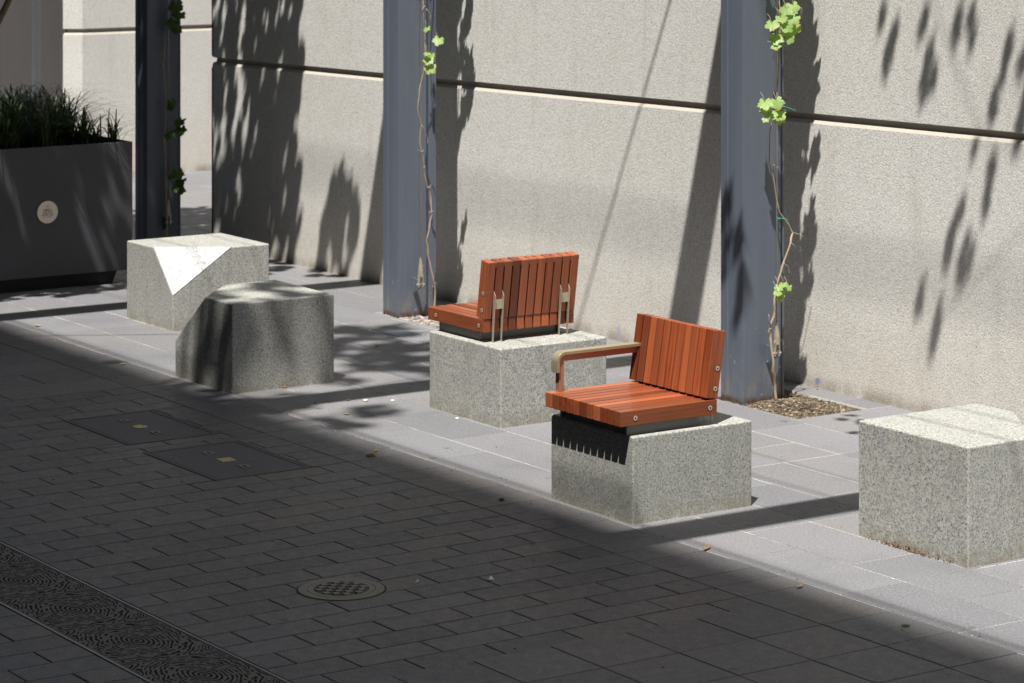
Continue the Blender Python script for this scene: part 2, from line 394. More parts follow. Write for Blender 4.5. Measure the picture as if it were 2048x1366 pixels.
w = thing('concrete_wall', 'long pale exposed-aggregate concrete wall behind the grey columns and stone blocks', 'wall', (-12,9.46,0))
def off(l): return [(x+12, y-9.46) for x, y in l]
path = off([(-17.93,17),(-17.93,9.56),(-17.83,9.46)] + [(-17.5+i*.5, 9.46) for i in range(36)])
z0 = lambda x: zc(x-12)
groove_wall(path, [(0,-.03,0),(0,-.054,1)], 'lower_panel', M['wall'], w, z0)
groove_wall(path, [(0,-.054,1),(.009,-.038,1)], 'lower_lip', M['smooth_conc'], w, z0)
groove_wall(path, [(.009,-.038,1),(.028,-.033,1),(.030,-.008,1),(0,0,1)], 'groove', M['smooth_conc'], w, z0)
groove_wall(path, [(0,0,1),(0,9.0,0),(.4,9.0,0)], 'upper_panel', M['wall'], w, z0)
MB().box(-5.835,-5.823,-.0035,.02,0,1.26).build('sealant_joint', M['joint'], w)
MB().box(-5.835,-5.823,-.0035,.02,1.345,9).build('sealant_joint', M['joint'], w)
w2 = thing('corner_building', 'pale concrete corner building beyond the side alley, ending in a chamfered edge', 'building', (-22.2,10.4,0))
def off2(l): return [(x+22.2, y-10.4) for x, y in l]
path2 = off2([(-34,11.6),(-22.34,11.6),(-22.34,10.43),(-22.27,10.37),(-22.18,10.51)] + [(-22.18,10.8+i*1.5) for i in range(8)])
zz = lambda x: 1.292
groove_wall(path2, [(0,-.03,0),(0,-.054,1)], 'lower_panel', M['wall'], w2, zz)
groove_wall(path2, [(0,-.054,1),(.009,-.038,1)], 'lower_lip', M['smooth_conc'], w2, zz)
groove_wall(path2, [(.009,-.038,1),(.028,-.033,1),(.030,-.008,1),(0,0,1)], 'groove', M['smooth_conc'], w2, zz)
groove_wall(path2, [(0,0,1),(0,9.0,0)], 'upper_panel', M['wall'], w2, zz)
g = thing('shop_window', 'tinted glass shopfront with thin grey mullions beside the far chamfered wall', 'shop window', (-23.5,10.42,0))
MB().box(-8,1.2,.0,.02,.12,4.2).build('glass_pane', M['shop'], g)
for xx in (-6.2,-3.9,-1.55,.55): MB().box(xx,xx+.05,-.03,-.001,0,4.2).build('mullion', M['alu'], g)
MB().box(-8,1.2,-.03,-.001,0,.12).build('sill', M['alu'], g)

# ------------------------------------------------------------------ granite blocks
def solid_block(name, label, x0, x1, y0, y1, h, cuts=(), extra=None):
    """box with planes cut off; each cut = three local points on the plane, removed side is the one holding the given corner"""
    e = thing(name, label, 'stone block', ((x0+x1)/2, (y0+y1)/2, 0), 0, 'granite blocks along the wall')
    b = bmesh.new(); W, D = x1-x0, y1-y0
    bmesh.ops.create_cube(b, size=1, matrix=Matrix.Translation((0,0,h/2-.005)) @ Matrix.Diagonal((W, D, h+.01, 1)))
    for p, q, r, corner in cuts:
        p, q, r, corner = map(Vector, (p, q, r, corner)); nn = (q-p).cross(r-p).normalized()
        if (corner-p).dot(nn) < 0: nn = -nn
        res = bmesh.ops.bisect_plane(b, geom=b.verts[:]+b.edges[:]+b.faces[:], plane_co=p, plane_no=nn, clear_outer=True)
        ed = [x for x in res['geom_cut'] if isinstance(x, bmesh.types.BMEdge)]
        bmesh.ops.edgenet_fill(b, edges=ed)
    bmesh.ops.recalc_face_normals(b, faces=b.faces)
    me = bpy.data.meshes.new('stone_body'); b.to_mesh(me); b.free(); me.materials.append(M['granite'])
    me.polygons.foreach_set('use_smooth', [True]*len(me.polygons))
    o = bpy.data.objects.new('stone_body', me); C.objects.link(o); o.parent = e
    md = o.modifiers.new('bevel', 'BEVEL'); md.width = .009; md.segments = 3; md.limit_method = 'ANGLE'; md.angle_limit = math.radians(20); md.harden_normals = True
    return e
def loc(p, x0, x1, y0, y1): return (p[0]-(x0+x1)/2, p[1]-(y0+y1)/2, p[2])
B1 = (-15.245,-14.645,7.512,8.150)
T = [(-14.895,7.512,.46), (-14.645,7.900,.46), (-14.645,7.512,.203)]
b1 = solid_block('granite_block', 'granite block carrying the white engraved triangle on its cut corner', *B1, .46,
                 [(loc(T[0],*B1), loc(T[1],*B1), loc(T[2],*B1), loc((-14.645,7.512,.46),*B1))])
tv = [Vector(loc(t,*B1)) for t in T]; tn = (tv[1]-tv[0]).cross(tv[2]-tv[0]).normalized()
if tn.z < 0: tn = -tn
tc = sum(tv, Vector())/3; mb = MB(); mb.add([v*.985+tc*.015 + tn*.004 for v in tv] + [v*.985+tc*.015 - tn*.01 for v in tv], [(0,1,2),(3,5,4),(0,3,4,1),(1,4,5,2),(2,5,3,0)])
mb.build('map_plate', M['map'], b1)['label'] = 'white triangular plate engraved with fine contour lines'
B2 = (-13.375,-12.742,6.873,7.478)
solid_block('granite_block', 'bare granite block with a sloping cut corner, in dappled shade before the map block', *B2, .458,
            [(loc((-13.03,6.873,.458),*B2), loc((-13.375,7.17,.458),*B2), loc((-13.375,6.873,.187),*B2), loc((-13.375,6.873,.458),*B2))])
B3 = (-11.885,-11.245,7.520,8.150)
solid_block('granite_block', 'low granite block under the armless timber seat, nearest the wall', *B3, .380)
B4 = (-9.885,-9.295,6.868,7.492)
solid_block('granite_block', 'low granite block under the timber armchair seat, near the street shade', *B4, .360)
B5 = (-8.645,-8.005,7.513,8.160)
solid_block('granite_block', 'bare sunlit granite block at the right, with rust-brown grit along its foot', *B5, .465,
            [(loc((-8.42,8.160,.465),*B5), loc((-8.005,7.86,.465),*B5), loc((-8.42,8.160,0),*B5), loc((-8.005,8.160,.465),*B5))])

# ------------------------------------------------------------------ timber seats
def bolt_disc(parent, x, y, z, sx):
    m_ = MB(); m_.cyl((x,y,z), (sx,0,0), .0105, .0018, 20)
    b_ = m_.build('bolt', M['bolt'], parent, smooth=False)
    MB().ring((0,0), .0105, .0125, 0, .0012, 24).build('recess_shade', M['black'], b_).matrix_local = Matrix.Translation((x,y,z)) @ Matrix.Rotation(math.pi/2*sx, 4, 'Y')
    s_ = MB().cyl((x+sx*.0018,y,z), (sx,0,0), .0045, .0006, 6); s_.build('socket_shade', M['black'], b_)
def make_seat(label, loc_, rz, arm, block_gap):
    t = thing('timber_seat', label, 'seat', loc_, rz, 'timber seats on granite blocks')
    n = 11; W = .54; pitch = W/n; sw = pitch - .008
    sm = None
    for i in range(n):
        x0 = -W/2 + i*pitch + (.0 if i == 0 else .004) ; x1 = x0 + sw + (.004 if i in (0, n-1) else 0)
        b_ = MB().box(-(x1-x0)/2, (x1-x0)/2, 0, .50, 0, .063).build('seat_slat', M['wood_y'], t, .003, 2); b_.location = ((x0+x1)/2, 0, 0)
    MB().box(-.255,.255,.05,.075,.012,.045).build('cross_rail', M['bracket'], t)
    MB().box(-.255,.255,.40,.425,.012,.045).build('cross_rail', M['bracket'], t)
    L = .284; lean = math.atan2(.044, L)
    Mx = Matrix.Translation((0,.440,.073)) @ Matrix.Rotation(-lean, 4, 'X')
    for i in range(n):
        x0 = -W/2 + i*pitch + (.0 if i == 0 else .004) ; x1 = x0 + sw + (.004 if i in (0, n-1) else 0)
        b_ = MB().box(-(x1-x0)/2, (x1-x0)/2, 0, .064, 0, L).build('back_slat', M['wood_z'], t, .003, 2); b_.matrix_local = Mx @ Matrix.Translation(((x0+x1)/2,0,0))
        if i < n-1: MB().box((x1-x0)/2+.0002,(x1-x0)/2+.0078,.030,.0625,L-.026,L-.003).build('spacer', M['wood_z'], b_)
    for sx in (-1, 1):
        for yy in (.075, .463): bolt_disc(t, sx*W/2, yy, .031, sx)
        bolt_disc(t, sx*W/2, .502, .192, sx); bolt_disc(t, sx*W/2, .490, .108, sx)
    # stainless forks that carry the backrest
    for xc in (-.196, .196):
        f = MB()
        for dx in (-.0246, .0246):
            f.add([(xc+dx-.0017,.505,-block_gap),(xc+dx+.0017,.505,-block_gap),(xc+dx+.0017,.513,-block_gap),(xc+dx-.0017,.513,-block_gap),
                   (xc+dx-.0017,.517,.205),(xc+dx+.0017,.517,.205),(xc+dx+.0017,.536,.178),(xc+dx-.0017,.536,.178)],
                  [(0,3,2,1),(4,5,6,7),(0,1,5,4),(1,2,6,5),(2,3,7,6),(3,0,4,7)])
        f.box(xc-.0224, xc+.0224, .5185, .5235, .113, .158, M=None)
        f.build('back_bracket', M['steel'], t)
    # pedestal: side channels and plates down to the stone
    p_ = MB(); zb = -block_gap
    for sx in (-1, 1):
        xa = sx*.238; p_.box(min(xa,xa-sx*.012), max(xa,xa-sx*.012), .055, .425, zb, -.0015)
    p_.box(-.225,.225,.07,.078,zb,-.0015); p_.box(-.225,.225,.40,.408,zb,-.0015)
    p_.build('base_frame', M['bracket'], t)
    if arm:
        a = MB(); xa, hw = -.246, .0225
        # strap profile in the y-z plane
        outer = [(.485,.232),(.085,.232)] ; R0 = .042; cx_, cz_ = .072, .232-R0
        for k in range(9):
            th = math.pi/2 + k*(math.pi/2)/8; outer.append((cx_ + R0*math.cos(th), cz_ + R0*math.sin(th)))
        outer.append((cx_-R0, .145))
        def strip(mb, pts, tk, x0, x1):
            vs = []; nP = len(pts)
            for i, (y_, z_) in enumerate(pts):
                a_, b_ = pts[max(i-1,0)], pts[min(i+1,nP-1)]; d = Vector((b_[0]-a_[0], b_[1]-a_[1])).normalized(); nn = Vector((d.y, -d.x))
                if nn.dot(Vector((.25-y_, .1-z_))) < 0: nn = -nn
                for x_ in (x0, x1): vs.append((x_, y_, z_))
                for x_ in (x1, x0): vs.append((x_, y_+nn.x*tk, z_+nn.y*tk))
            fs = [(i*4+j, (i+1)*4+j, (i+1)*4+(j+1)%4, i*4+(j+1)%4) for i in range(nP-1) for j in range(4)]
            fs += [(0,1,2,3), tuple((nP-1)*4+j for j in (3,2,1,0))]; mb.add(vs, fs)
        strip(a, outer, .014, xa-hw, xa+hw)
        arm_o = a.build('armrest', M['brass'], t, .0015, 2); arm_o['label'] = 'brass-capped armrest'
        inner = [(.48,.2175),(.089,.2175)]; R1 = .027; cx2, cz2 = .0725, .2175-R1
        for k in range(9):
            th = math.pi/2 + k*(math.pi/2)/8; inner.append((cx2 + R1*math.cos(th), cz2 + R1*math.sin(th)))
        inner.append((cx2-R1, .0635))
        ib = MB(); strip(ib, inner, .026, xa-.013, xa+.013); ib.build('arm_bar', M['brassw'], t, .001, 1)
    return t
make_seat('timber armchair seat with one brass armrest, facing the street on its stone block', (-9.575,6.812,.403), 0, True, .043)
make_seat('armless timber seat seen from behind with steel back brackets, facing the planter', (-11.930,7.812,.430), -math.pi/2, False, .050)

# ------------------------------------------------------------------ columns with cross beams, cables
def make_column(label, x, y, zc_=None):
    t = thing('steel_column', label, 'column', (x, y, 0), 0, 'grey steel pergola columns along the wall')
    poly = [(-.18,0),(-.128,0),(-.124,.005),(-.114,.005),(-.110,0),(-.010,0),(-.003,.003),(0,.010),(0,.246),(.006,.248),(.006,.26),(-.18,.26)]
    MB().prism(poly, -.02, 4.72).build('shaft', M['column'], t, .0012, 1)
    MB().box(-.185,.0,-4.7,-.0,4.40,4.70).build('cross_beam', M['column'], t, .004, 1)
    MB().box(-.185,.0,.261,.55,4.40,4.70).build('cross_beam', M['column'], t, .004, 1)
    return t
COLX = (-17.69,-14.36,-11.08,-7.80)
labs = ['black-looking shaded column beside the planter', 'middle grey column just behind the armless timber seat, thin sparse vine on it',
        'grey column behind the armchair seat, vine with bright leaves on it', 'grey column outside the frame at the right, seen only by its beam shadow']
for x, lb in zip(COLX, labs): make_column(lb, x, 8.872)
def rod(label, X, Y, zend, ztop=4.4):
    t = thing('wire_rope', label, 'cable', (X, Y, 0), 0, 'steel climbing cables on the columns')
    MB().tube([(0,0,zend+.12),(0,0,ztop)], .0042, 8).build('rope', M['cable'], t, smooth=True)
    f = MB(); f.tube([(0,0,zend+.17),(0,0,zend+.14),(0,0,zend+.10),(0,0,zend+.06)], [.006,.0095,.015,.015], 14)
    f.box(-.006,.006,-.018,-.009,zend-.0,zend+.075); f.box(-.006,.006,.009,.018,zend-.0,zend+.075)
    f.build('swage_fork', M['steel'], t, smooth=False)
    MB().cyl((0,-.026,zend+.015), (0,1,0), .007, .052, 12).build('clevis_pin', M['steel'], t)
    lug = MB(); lug.add([(-.085,-.003,zend-.05),(-.085,.003,zend-.05),(-.085,-.003,zend+.05),(-.085,.003,zend+.05),(.012,-.003,zend+.0),(.012,.003,zend+.0),(.012,-.003,zend+.03),(.012,.003,zend+.03)],
                        [(0,1,3,2),(4,6,7,5),(0,2,6,4),(1,5,7,3),(2,3,7,6),(0,4,5,1)]); lug.build('lug_plate', M['column'], t)
    return t
rod('steel cable with swaged fork on the column behind the armchair seat', -11.0, 9.023, .235)
rod('steel cable with swaged fork on the middle column behind the armless seat', -14.28, 8.975, .18)
rod('steel cable on the dark shaded column beside the planter', -17.61, 9.0, .20)

# ------------------------------------------------------------------ leaves and vines
def leaf(mb, rim, p, nrm, size, up=None, k=22, curl=.18, rng=R):
    p = Vector(p); nrm = Vector(nrm).normalized(); a = (Vector(up) if up else Vector((rng.uniform(-1,1), rng.uniform(-1,1), rng.uniform(-1,1))))
    a = (a - nrm*a.dot(nrm)).normalized(); b = nrm.cross(a); vs = [p - a*size*.42]; rm = [0.0]
    for i in range(k):
        t = 2*math.pi*i/k + .0001
        lobes = .62 + .24*abs(math.cos(t*2.5))**1.2 + (.055 if i % 2 else -.055)
        if abs(t-math.pi) < .42: lobes *= .45 + abs(t-math.pi)
        r = size*.56*lobes*rng.uniform(.93,1.07); q = a*math.cos(t)*r*1.05 + b*math.sin(t)*r
        h = -curl*(r*r)/size + rng.uniform(-.03,.03)*size
        vs.append(p + q + nrm*h); rm.append(1.0)
    vs[0] = p - a*size*.05 + nrm*.02*size
    mb.add(vs, [(0, 1+i, 1+(i+1) % k) for i in range(k)], rng.random()); rim += rm
def build_leaves(mb, rim, name, m, parent):
    me = bpy.data.meshes.new(name); me.from_pydata(mb.v, [], mb.f)
    a = me.attributes.new('tone', 'FLOAT', 'FACE'); a.data.foreach_set('value', mb.t)
    a = me.attributes.new('rim', 'FLOAT', 'POINT'); a.data.foreach_set('value', rim)
    me.materials.append(m); me.polygons.foreach_set('use_smooth', [True]*len(me.polygons))
    o = bpy.data.objects.new(name, me); C.objects.link(o); o.parent = parent; return o
def wob(pts, X, amp=.008, sub=3):
    out = []
    for i in range(len(pts)-1):
        for s_ in range(sub):
            t = s_/sub; y_ = pts[i][0]*(1-t)+pts[i+1][0]*t; z_ = pts[i][1]*(1-t)+pts[i+1][1]*t
            out.append(Vector((X + mnoise.noise(Vector((y_*9, z_*7, X)))*amp*2, y_ + mnoise.noise(Vector((z_*31, X, 3)))*amp*.7, z_)))
    out.append(Vector((X, *pts[-1]))); return out
def vine(label, X, stem, twigs, leaves, m, above, r0=.0075, extra=()):
    t = thing('grapevine', label, 'vine', (X, stem[0][0], 0), 0, 'grapevines climbing the column cables'); oy = stem[0][0]
    pts = [p - Vector((X, oy, 0)) for p in wob(stem, X)]; n = len(pts)
    s_ = MB(); s_.tube(pts, [r0*(1-.72*(i/n)**.8)*(1.28 if i % 5 == 0 else 1) for i in range(n)], 8); 
    for tw in twigs:
        q = [p - Vector((X, oy, 0)) for p in wob(tw, X+.006, .006)]; s_.tube(q, [.0026*(1-.5*i/len(q)) for i in range(len(q))], 6)
    rng = random.Random(int(abs(X)*100)); lb = MB(); rim = []
    for (y_, z_, sz, dx) in leaves:
        nn = Vector((rng.uniform(.3,.9), rng.uniform(-.9,-.2), rng.uniform(.25,1.1)))
        leaf(lb, rim, (dx, y_-oy, z_), nn, sz, (rng.uniform(-.3,.5), rng.uniform(-.6,.3), -1), 26, .25, rng)
        s_.tube([(0,y_-oy+.01,z_+.05),(dx*.6,y_-oy,z_+.035),(dx,y_-oy,z_)], .0011, 5)
    for i in range(above):     # foliage further up, above the picture
        z_ = rng.uniform(2.08, 4.3); nn = Vector((rng.uniform(-.2,.8), rng.uniform(-.8,.3), rng.uniform(.3,1)))
        leaf(lb, rim, (rng.uniform(-.06,.05), rng.gauss(.05,.055), z_), nn, rng.uniform(.07,.12), None, 18, .2, rng)
    if above: s_.tube([pts[-1], Vector((0,.02,3)), Vector((.02,0,4.35))], [.003,.004,.003], 6)
    s_.build('stem', M['bark'], t, smooth=True); build_leaves(lb, rim, 'foliage', m, t)
    return t
st2 = [(9.02,0),(9.016,.091),(8.991,.169),(8.984,.295),(8.981,.395),(9.003,.443),(9.0,.519),(9.02,.58),(9.045,.653),(9.078,.738),(9.11,.824),(9.123,.848),(9.078,.914),(9.036,.955),(9.01,1.07),(8.991,1.159),(8.968,1.21),(8.974,1.297),(8.991,1.397),(9.02,1.483),(9.023,1.533),(9.030,1.721),(9.03,1.871),(9.035,2.022)]
tw2 = [[(9.123,.848),(9.16,.838),(9.192,.823)],[(8.984,.39),(8.962,.42),(8.962,.452)],[(8.984,.38),(8.965,.375),(8.958,.36)],[(9.1,.80),(9.13,.78),(9.135,.765)],[(9.03,1.55),(9.07,1.545),(9.075,1.53)],[(9.03,1.70),(9.055,1.69),(9.06,1.65)],[(9.03,1.8),(9.0,1.77),(8.99,1.73)],[(9.0,.30),(9.02,.33),(9.05,.31)],[(8.99,1.2),(9.02,1.18),(9.04,1.22)],[(9.06,.7),(9.09,.68),(9.1,.64)]]
lv2 = [(8.95,1.905,.085,.05),(9.0,1.935,.07,.06),(9.05,1.975,.085,.04),(9.105,1.985,.075,.03),(9.02,1.89,.075,.08),(9.085,1.885,.13,.02),(9.12,1.875,.10,.0),(9.03,1.83,.055,.09),(8.975,1.835,.085,.05),(8.965,1.80,.06,.06),(9.07,1.93,.08,.07),
       (8.905,1.515,.085,.05),(8.985,1.512,.08,.045),(8.95,1.455,.065,.05),(9.0,1.45,.085,.04),(9.015,1.425,.06,.03),(8.90,1.435,.045,.06),(8.93,1.475,.07,.02),
       (9.0,.588,.05,.04),(9.035,.598,.05,.03),(9.06,.582,.045,.04),(8.985,.565,.05,.05),(9.03,.552,.055,.02),(9.012,.525,.04,.03)]
v2 = vine('grapevine with three bunches of bright young leaves on the cable behind the armchair seat', -10.995, st2, tw2, lv2, M['leaf_light'], 60)
st1 = [(9.078,0),(9.075,.153),(9.05,.26),(9.029,.367),(9.015,.457),(9.036,.546),(9.05,.634),(9.046,.724),(9.018,.786),(9.0,.862),(8.993,.937),(8.965,1.043),(8.972,1.147),(8.948,1.253),(8.962,1.357),(8.99,1.445),(9.0,1.564),(9.008,1.653),(8.993,1.773),(8.99,1.893)]
tw1 = [[(8.972,1.147),(9.0,1.11),(9.02,1.06),(9.015,1.03)],[(9.015,.77),(9.04,.775),(9.045,.79)],[(9.03,.62),(9.06,.63)],[(9.0,.90),(8.985,.89)],[(9.0,1.86),(8.975,1.83)],[(9.07,.2),(9.09,.18)],[(9.01,1.84),(9.04,1.8),(9.035,1.77)],[(8.95,1.0),(8.975,.985),(8.99,1.0)]]
lv1 = [(9.01,1.535,.075,.03),(9.018,1.487,.085,.035),(9.0,1.575,.05,.03),(9.072,1.652,.08,.04),(8.997,1.722,.05,.03),(9.04,1.56,.045,.02)]
v1 = vine('sparse reddish grapevine stem with a few small leaves, on the middle column', -14.275, st1, tw1, lv1, M['leaf_light'], 60, .0062)
st0 = [(8.99,0),(8.985,.13),(8.975,.5),(8.965,.8),(8.975,1.1),(8.95,1.3),(8.99,1.7),(9.0,2.0)]
lv0 = [(9.02,1.72,.12,.06),(9.05,1.66,.11,.05),(9.0,1.60,.12,.05),(9.03,1.56,.09,.05),(9.0,1.05,.08,.04),(8.99,1.02,.07,.04),(9.05,.92,.10,.06),(9.03,.85,.12,.06),(8.98,.83,.10,.05),(9.07,.86,.08,.05),(9.04,.56,.10,.05),(9.06,.50,.10,.05),(9.03,.46,.08,.05),(9.07,.44,.08,.04),(9.0,.54,.07,.04)]
v0 = vine('dark-leaved grapevine on the shaded column beside the planter', -17.60, st0, [[(8.95,1.3),(8.92,1.36),(8.96,1.42)]], lv0, M['leaf_dark'], 40, .006)
for (yy, zz_, dy) in ((9.05,1.49,.075),(9.03,.928,.03),(9.02,1.80,.03)):
    tie = thing('plant_tie', {1.49:'green plastic tie with a long loose tail, under the middle leaf bunch', .928:'green plastic tie at the bend low on the right vine', 1.80:'green plastic tie just below the top leaf bunch'}[zz_], 'tie', (-10.985, 9.023, zz_), 0, 'green plant ties')
    MB().ring((0,0), .0085, .0115, -.003, .003, 16).build('loop', M['tie'], tie)
    MB().tube([(0.01,.008,0),(.014,.03,-.002),(.016,dy+.02,-.012 if dy < .05 else -.024)], .0022, 6).build('tail', M['tie'], tie)

# canopy of vines on the pergola (outside the picture; throws the leafy shade on wall and planter)
def canopy(name, label, pts, m, parentloc, k=12, stems=(), cat='vine', grp=None):
    t = thing(name, label, cat, parentloc, 0, grp); lb = MB(); rim = []; rng = random.Random(len(pts)); o = Vector(parentloc)
    for p, s_ in pts:
        leaf(lb, rim, Vector(p)-o, (rng.uniform(-.45,.45), rng.uniform(-.45,.45), 1), s_, None, k, .15, rng)
    build_leaves(lb, rim, 'foliage', m, t)
    s2 = MB()
    for st in stems: s2.tube([Vector(p)-o for p in st[0]], st[1], 8)
    s2.build('stem', M['bark'], t, smooth=True); return t
pts = []
for i in range(9500):
    x, y = R.uniform(-18.6,-14.55), R.uniform(5.3,9.36); z = R.uniform(4.35,5.05)
    t_ = 9.46-y; xe = min(-16.58 + .82*t_, -15.02) + .10*mnoise.noise(Vector((y*3.0,1,0)))
    lump = 7.76 < y < 8.20
    if lump and x > -15.15: xe = -14.76 + .10*mnoise.noise(Vector((y*6,3,0))); z = 4.35 + (z-4.35)*.35
    if x > xe: continue
    dens = .68 + .95*mnoise.noise(Vector((x*1.6,y*1.6,0))) 
    if y > 7.9 and x < -16.9+.82*t_ : dens += .25
    if lump and x > -15.3 and y < 7.9: dens *= .8
    if R.random() < dens: pts.append(((x,y,z), R.uniform(.09,.15)))
canopy('grapevine_canopy', 'dense leafy grapevine roof over the bay by the planter, above the picture', pts, M['leaf_dark'], (-16.5,7.5,4.6), 10,
       [([(-17.6,8.99,4.3),(-17.4,8.2,4.75),(-16.4,7.4,4.8),(-15.4,6.2,4.72)], .012), ([(-17.4,8.2,4.75),(-16.6,8.6,4.8),(-15.9,8.9,4.75)], .009), ([(-17.4,8.2,4.75),(-17.2,6.6,4.8),(-17.5,5.6,4.75)], .009)])
# trailing shoots whose single leaves shade the wall on the right
tg = [(-10.70,1.95),(-10.66,1.72),(-10.62,1.84),(-10.40,1.93),(-10.36,1.76),(-10.33,1.66),(-10.40,1.60),(-10.06,1.97),(-10.05,1.87),(-10.15,1.93),(-9.80,1.84),(-9.85,1.67),(-9.90,1.56),(-9.72,1.75),(-9.70,1.56),(-9.74,1.42),(-9.68,1.66),
      (-10.04,1.33),(-9.93,1.22),(-9.96,1.06),(-10.13,1.04),(-10.20,.90),(-10.22,.82),(-10.09,.86),(-10.12,.76),(-10.06,.80),(-10.43,.52),(-10.41,.60),(-10.31,.42),(-10.29,.50),(-10.33,.34),(-9.66,1.86),(-9.6,1.3)]
pts = []
for gx, gz in tg:
    t_ = R.uniform(1.15,1.45); pts.append(((gx+.82*t_, 9.46-t_, gz+3.07*t_), R.uniform(.065,.10)))
for gx, gy, gz, t_ in ((-10.50,9.02,0,1.2),(-10.42,9.08,0,1.22),(-10.36,9.05,0,1.18),(-10.55,9.12,0,1.2),(-10.12,9.02,0,1.25),(-10.05,9.08,0,1.2),(-10.15,8.93,0,1.22),(-10.22,8.86,0,1.2),(-11.225,8.88,.93,1.2),(-11.215,8.88,.78,1.25),(-11.12,8.88,.80,1.22),(-11.10,8.88,.6,1.3),(-11.13,8.88,.45,1.3),(-11.24,8.88,.62,1.25)):
    pts.append(((gx+.82*t_, gy-t_, gz+3.07*t_), R.uniform(.08,.11)))
canopy('grapevine_shoots', 'thin trailing grapevine shoots with single leaves, above the picture at the right', pts, M['leaf_dark'], (-9,8.1,4.6), 16,
       [([(-7.85,8.9,4.3),(-8.3,8.3,4.9),(-8.9,8.15,5.4),(-9.3,8.2,5.9)], .0022), ([(-8.3,8.3,4.9),(-8.9,8.1,4.9),(-9.3,8.05,4.6)], .0022)])
# leafy strip seen as bumps on the shadow edge beside each column
# street trees
def tree(label, base, height, clusters, m, leafsize=.17, per=60, spread=.55, limbs=()):
    t = thing('street_tree', label, 'tree', base, 0); o = Vector(base); s_ = MB(); rng = random.Random(int(base[0]*-13))
    top = Vector((0,0,height*.62)); s_.tube([(0,0,-.02),(0.02,0,height*.2),(-.03,.02,height*.45),top], [.17,.135,.11,.085], 12)
    lb = MB(); rim = []
    for c, rad, cnt in clusters:
        c = Vector(c)-o; mid = (top+c)/2 + Vector((rng.uniform(-.2,.2),rng.uniform(-.2,.2),.2)); s_.tube([top*.8, top.lerp(mid,.5), mid, c], [.06,.045,.03,.012], 7)
        for i in range(cnt):
            d = Vector((rng.gauss(0,1),rng.gauss(0,1),rng.gauss(0,.6))); d = d.normalized()*rad*rng.random()**.45
            leaf(lb, rim, c+d, (rng.uniform(-.6,.6),rng.uniform(-.6,.6),1), leafsize*rng.uniform(.7,1.2), None, 9, .15, rng)
    for pts_, rr in limbs: s_.tube([Vector(p)-o for p in pts_], rr, 10)
    s_.build('trunk', M['tree_bark'], t, smooth=True); build_leaves(lb, rim, 'crown', m, t); return t
cl = []
def aim(x, y, z, t_): return (x+.82*t_, y-t_, z+3.07*t_)
for (x, y, z, t_, rad, n_) in ((-13.12,6.95,.3,3.6,.16,9),(-12.80,6.92,.2,3.9,.12,7),(-12.75,7.3,.3,3.7,.24,16),(-13.2,7.35,.3,3.8,.22,13),(-13.55,8.05,0,3.5,.42,70),(-13.15,8.35,0,3.6,.38,60),(-13.0,7.95,0,3.9,.25,20),(-12.6,8.2,0,3.4,.28,24),(-14.0,8.45,0,3.6,.30,34),(-12.0,7.2,0,3.6,.16,9),(-12.45,7.05,0,3.7,.16,9),(-12.35,6.72,0,3.3,.30,18),(-11.75,6.95,0,3.5,.15,8),(-13.9,6.5,0,3.5,.4,40)):
    cl.append((aim(x,y,z,t_), rad, n_))
for i in range(10): cl.append(((R.uniform(-11.5,-8.5), R.uniform(.6,2.6), R.uniform(8.8,11)), .7, 60))
tree('tall street tree left of the camera, only its soft shade in the picture', (-10.2,1.6,0), 9.0, cl, M['leaf_tree'])
tree('thin planter tree whose brown branch crosses the top left corner', (-17.15,6.45,.86), 4.2, [((-17.2,6.6,4.7),.6,130),((-16.6,6.2,4.9),.5,90),((-17.7,6.9,5.0),.5,90)], M['leaf_dark'], .12,
     limbs=[([(-17.1,6.46,1.0),(-16.98,7.1,1.45),(-16.93,7.423,1.68),(-16.93,7.478,1.78),(-16.93,7.53,1.88),(-16.9,7.62,2.3),(-16.9,7.55,3.0),(-17.0,7.2,4.5)], [.030,.026,.023,.021,.020,.017,.014,.008])])

# ------------------------------------------------------------------ planter
t = thing('planter_box', 'big dark grey steel planter with a cream round badge, left edge of the picture', 'planter', (-16.5,6.9,0))
x0,x1,y0,y1,zb,zt,th = -1.05,0,-1.6,1.273,.087,.912,.022
MB().box(x1-th,x1,y0,y1,zb,zt).box(x0,x0+th,y0,y1,zb,zt).box(x0+th,x1-th,y0,y0+th,zb,zt).box(x0+th,x1-th,y1-th,y1,zb,zt).box(x0+th,x1-th,y0+th,y1-th,zb,zb+.02).build('tub', M['planter'], t, .002, 1)
MB().add([], []) 
pl = MB(); pl.add([(x0+.12,y0+.12,-.01),(x1-.05,y0+.12,-.01),(x1-.05,y1-.125,-.01),(x0+.12,y1-.125,-.01),(x0+.12,y0+.12,zb-.001),(x1-.03,y0+.12,zb-.001),(x1-.03,y1-.095,zb-.001),(x0+.12,y1-.095,zb-.001)],
                  [(0,3,2,1),(4,5,6,7),(0,1,5,4),(1,2,6,5),(2,3,7,6),(3,0,4,7)]); pl.build('plinth', M['plinth'], t)
MB().box(x0+th,x1-th,y0+th,y1-th,zt-.12,zt-.06).build('soil_fill', M['soil'], t)
by, bz = 7.577-6.9-.002, .497
bd = MB().cyl((.0005,by,bz),(1,0,0),.071,.003,40).build('badge', M['cream'], t)
rg = MB().ring((0,0),.071,.077,0,.004,40).build('rim', M['ink'], bd); rg.matrix_local = Matrix.Translation((.0005,by,bz)) @ Matrix.Rotation(math.pi/2, 4, 'Y')
cr = MB(); XS, XE = .0036, .0044
def q(u0,u1,v0,v1): cr.box(XS,XE,by+u0,by+u1,bz+v0,bz+v1)
